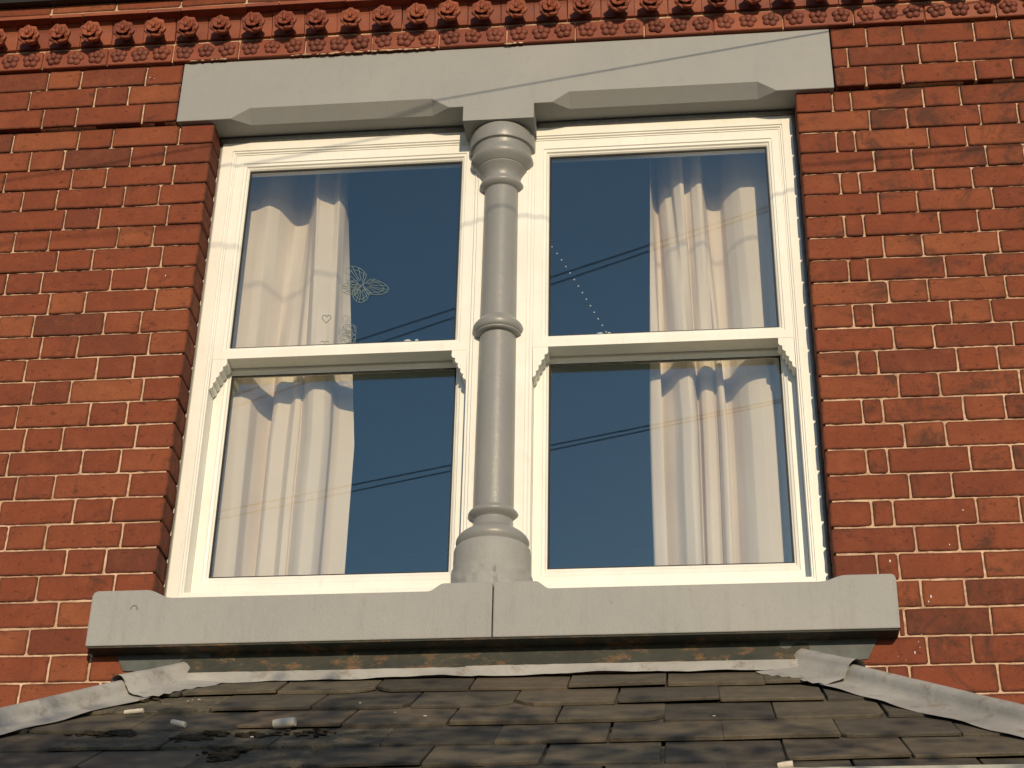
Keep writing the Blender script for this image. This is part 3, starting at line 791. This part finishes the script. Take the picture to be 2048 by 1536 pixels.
# lead: upstand, apron
rg = random.Random(5)
def strip(profile, xa, xb, n, jit=0.0, wav=0.0, thick=.003):
    mb = MB(); m_ = len(profile); v = []
    ph = [rg.uniform(0, 6) for _ in range(3)]
    for i in range(n+1):
        x = xa+(xb-xa)*i/n
        w = wav*(math.sin(7*x+ph[0])+.6*math.sin(17*x+ph[1])+.4*math.sin(41*x+ph[2]))
        for j, (y, z) in enumerate(profile):
            k = j/(m_-1); v.append((x, y-abs(w)*k*.6+rg.uniform(-jit, jit), z-w*k+rg.uniform(-jit, jit)))
    f = [(i*m_+j, (i+1)*m_+j, (i+1)*m_+j+1, i*m_+j+1) for i in range(n) for j in range(m_-1)]
    mb.add(v, f); return mb
up_prof = [(-.004, -1.8445), (-.005, -1.868), (-.009, -1.890), (-.017, -1.9075)]
o = strip(up_prof, .10, 1.79, 60, .0006, .0015).build('lead_upstand', DLEAD, roof, True)
def plz(y, h): return -1.93+TT*y+h/math.cos(PT)
ap = [(-.0175, -1.907), (-.022, -1.916), (-.027, -1.926), (-.031, -1.9345), (-.034, -1.9405)]
strip(ap, .105, .905, 44, .0006, .003).build('lead_apron', LEAD, roof, True)
strip([(y-.002, z+.002) for y, z in ap], .885, 1.785, 46, .0006, .0028).build('lead_apron', LEAD, roof, True)
# hips
def hip(side):
    a, b = HL if side < 0 else HR
    nst = 46; mb = MB(); v = []; m_ = 0
    d = Vector(rp(a+b, 1))-Vector(rp(a, 0)); d.normalize()
    nrm = Vector((0, -math.sin(PT), math.cos(PT)))
    inw = d.cross(nrm).normalized() if side < 0 else nrm.cross(d).normalized()
    if inw.x*side > 0: inw = -inw
    ph = [rg.uniform(0, 6) for _ in range(4)]
    for i in range(nst+1):
        s = -.01+1.26*i/nst; c = Vector(rp(a+b*s, s))
        wv = .004*math.sin(7*s+ph[0])+.003*math.sin(19*s+ph[1])+.0012*math.sin(47*s+ph[2])
        prof = [(.100+wv*1.4, .0245+.0018*math.sin(31*s+ph[3])), (.072, .0245), (.042, .0255), (.027, .029), (.0225, .040)]
        for k in range(7):
            t = math.pi*k/6*.95; prof.append((.021*math.cos(t), .043+.021*math.sin(t)))
        prof += [(-.024, .03), (-.04, .0), (-.10, -.055)]
        m_ = len(prof)
        for u, h in prof:
            p = c+inw*u+nrm*h; v.append(p+Vector((rg.uniform(-.0004, .0004), rg.uniform(-.0004, .0004), rg.uniform(-.0004, .0004))))
    mb.add(v, [(i*m_+j, (i+1)*m_+j, (i+1)*m_+j+1, i*m_+j+1) for i in range(nst) for j in range(m_-1)])
    mb.build('hip_roll', LEAD, roof, True)
    # saddle: a separate dressed piece lapping over the top of the hip
    mb = MB(); v = []; ns = 14
    for i in range(ns+1):
        s = -.035+.215*i/ns; c = Vector(rp(a+b*s, s)); fl = .006*(i/ns)**2
        prof = [(.142-.05*(i/ns)**1.5+.006*math.sin(9*i/ns), .0275+.002*math.sin(3*i)), (.10-.03*i/ns, .03), (.062-.01*i/ns, .033), (.036, .037), (.029, .048+fl)]
        for k in range(7):
            t = math.pi*k/6*.95; prof.append((.027*math.cos(t), .048+fl+.026*math.sin(t)))
        prof += [(-.031, .034), (-.045, 0)]; m_ = len(prof)
        for u, h in prof: v.append(c+inw*u+nrm*h+Vector((rg.uniform(-.001, .001), rg.uniform(-.001, .001), rg.uniform(-.001, .001))))
    mb.add(v, [(i*m_+j, (i+1)*m_+j, (i+1)*m_+j+1, i*m_+j+1) for i in range(ns) for j in range(m_-1)])
    mb.build('hip_saddle', LEAD, roof, True)
hip(-1); hip(1)
# dark lead plates on the wall at the sill ends
for pts in ([(230, 1304), (246, 1342), (420, 1345), (420, 1300)], [(1758, 1272), (1736, 1318), (1560, 1330), (1560, 1272)]):
    q = [unp(px, py, -.0045) for px, py in pts]
    mb = MB(); mb.extrude_xz([(p.x, p.z) for p in q], -.0048, -.0015); mb.build('wall_flashing', simple('dull_lead', (.085, .095, .095), .6, .25, 25, .4), roof)
# moss on the slates (left side), many small lumps
def on_roof(px, py, h=.02):
    d = (px-1024)/CF*AR+(768-py)/CF*AU+AF; nrm = Vector((0, -math.sin(PT), math.cos(PT)))
    o0 = Vector((0, 0, Z0))+nrm*h; t = (o0-CC).dot(nrm)/d.dot(nrm); return CC+t*d
mb = MB(); rg = random.Random(9)
for (cx, cy, rx, ry, n) in ((190, 1468, 45, 5, 16), (245, 1466, 22, 6, 26), (385, 1476, 30, 7, 34), (430, 1468, 26, 5, 14), (515, 1470, 40, 5, 14), (445, 1512, 32, 9, 40), (470, 1500, 30, 5, 14), (620, 1466, 60, 6, 10), (290, 1398, 35, 5, 8)):
    for _ in range(n*3):
        p = on_roof(cx+rg.gauss(0, .5)*rx, cy+rg.gauss(0, .5)*ry, .019)
        r = rg.uniform(.002, .0075); mb.ball(p, r, 6, 4, 0, (rg.uniform(1, 2.6), rg.uniform(1, 1.8), rg.uniform(.3, .6)))
tag(mb.build('moss', MOSSM, None, True), 'dark moss cushions scattered on the left slates', 'moss', kind='stuff')
for (px, py, L, rr, an, lab) in ((268, 1423, .048, .006, .05, 'thin cream stub lying highest on the left slates'), (357, 1447, .036, .0075, -.25, 'short cream stub between two others on the left slates'),
                           (569, 1446, .052, .0115, .06, 'largest cream stub lying on the mossy slates'), (1571, 1531, .03, .008, .1, 'pale stub at the bottom edge of the right slates')):
    p = on_roof(px, py, .03); mb = MB(); d = Vector((math.cos(an), -.1, math.sin(an)))
    mb.tube([p-d*L/2, p-d*L*.2, p+d*L*.25, p+d*L/2], [rr*.9, rr, rr*1.03, rr*.92], 12); me = mb.mesh('stub'); o = mk('stub', me, STUBM); auto_smooth(o, 40)
    tag(o, lab, 'stub', 'cream stubs on the slates')
for (px, py) in ((390, 1399), (382, 1401), (720, 1408), (500, 1475), (1010, 1351), (1421, 1352), (1430, 1432), (1326, 1390)):
    pass
# ================================================================ CABLES
def cable(p, d, r, label):
    p = Vector(p); d = Vector(d); pts = []
    for i in range(41):
        t = -14+17.2*i/40; q = p+d*t; 
        pts.append(q)
    pts = [q for q in pts if q.y < -.02]
    mb = MB(); mb.tube(pts, r, 6); return tag(mb.build('overhead_cable', WIREM), label, 'cable', 'overhead cables in front of the house')
cable((1, -1.2879, .3821), (1, .396, .0615), .0026, 'upper of the two cables mirrored across the upper panes')
cable((1, -1.3651, .401), (1, .4364, .0516), .0026, 'lower of the two cables mirrored across the upper panes')
cable((1, -2.4166, .3002), (1, .431, -.0533), .0028, 'upper of the two cables mirrored across the lower panes')
cable((1, -2.4999, .3224), (1, .4669, -.0628), .0028, 'lower of the two cables mirrored across the lower panes')
# ================================================================ STREET TREE (shades the bay roof)
TX, TY = 3.0, -5.5
tr = empty('street_tree', (TX, TY, GROUND), 'small leafy street tree whose crown dapples the bay roof with shade', 'tree')
rg = random.Random(12)
mb = MB(); mb.tube([(TX, TY, GROUND), (TX+.03, TY, GROUND+1.2), (TX-.04, TY+.02, GROUND+2.3)], [.11, .09, .075], 10)
for k in range(11):
    a = 2*math.pi*k/11+rg.uniform(-.3, .3); L = rg.uniform(1.0, 1.9); el = rg.uniform(.45, 1.1)
    if math.cos(a) < -.3: L *= 1.25
    p0 = Vector((TX-.03, TY, GROUND+rg.uniform(1.9, 2.3))); p1 = p0+Vector((math.cos(a)*math.cos(el), .5*math.sin(a)*math.cos(el), math.sin(el)))*L*.5
    p2 = p1+Vector((math.cos(a+.2)*math.cos(el*.8), .5*math.sin(a+.3)*math.cos(el*.9), math.sin(el*.8)))*L*.55
    mb.tube([p0, p1, p2], [.05, .033, .010], 7)
mb.build('trunk', BARK, tr)
mb = MB()
def leaf(p, s_):
    a = Vector((rg.gauss(0, 1), rg.gauss(0, 1), rg.gauss(0, 1))).normalized(); b = a.orthogonal().normalized(); c = a.cross(b)
    mb.add([p-b*s_, p+c*s_*.55, p+b*s_, p-c*s_*.55], [(0, 1, 2, 3)])
def top(x): return -.74+.05*math.sin(4.1*x)+.04*math.sin(11*x+1)-.03*max(0, x-2.4)
for _ in range(270):
    cx = rg.uniform(.9, 4.9); q = rg.random()
    hgt = 1.55*max(.1, 1-((cx-2.9)/2.2)**2)
    cz = top(cx)-.03-hgt*q
    dens = 1.3 if cx < 1.9 else .5
    if cz > -1.5 and rg.random() > dens*(.45+.55*min(1, (top(cx)-cz)/.45)): continue
    if (cx < 1.2 and cz > -1.0) or (cx > 3.0 and cz > -1.3): continue
    cy = TY+rg.gauss(.15, .35); cr = rg.uniform(.07, .14)
    for _ in range(46):
        leaf(Vector((cx+rg.gauss(0, cr*1.5), cy+rg.gauss(0, cr*1.5), min(top(cx)+.05, cz+rg.gauss(0, cr)))), rg.uniform(.022, .042))
mb.build('crown', LEAFM, tr)

# ================================================================ SMALL WEAR
CRACK = simple('dark_crack', (.15, .145, .13), .9)
mb = MB(); rg = random.Random(31)
for px, py, r_, e in ((1862, 1193, .004, 2), (1857, 1203, .003, 1.5), (1843, 1269, .002, 1), (1830, 1305, .0035, 2), (1812, 1320, .002, 1), (1840, 1295, .002, 1.2), (1796, 1313, .002, 1), (1837, 1283, .002, 1.2), (1780, 1122, .0045, 1.6), (1899, 1089, .003, 1.3), (1926, 1020, .003, 1.5), (331, 551, .003, 1.6), (300, 155, .0045, .6), (309, 157, .003, .8)):
    p = unp(px, py, -.0006 if py > 250 else -.0206); mb.ball((p.x, p.y, p.z), r_*.62, 7, 5, 0, (.8, .35, e))
tag(mb.build('bird_droppings', BEADM, None, True), 'white bird dropping specks on the bricks', 'droppings', kind='stuff')
mb = MB(); q = unp(268, 1218, -.065)
mb.tube([(q.x+.009*math.cos(a), -.0652, q.z+.010*math.sin(a)) for a in [i*.5-.3 for i in range(8)]], .0016, 5); mb.build('paint_chip', CRACK, sill)
mb = MB()
for px, py in ((385, 1400), (398, 1399), (376, 1402), (720, 1406), (1012, 1352), (1421, 1351), (1428, 1432), (850, 1432), (1325, 1392), (504, 1474), (790, 1425)):
    p = on_roof(px, py, .022); mb.ball(p, rg.uniform(.0018, .0035), 7, 5, 0, (rg.uniform(1, 2.2), 1, .5))
tag(mb.build('roof_droppings', BEADM, None, True), 'pale dropping specks scattered over the slates', 'droppings', kind='stuff')
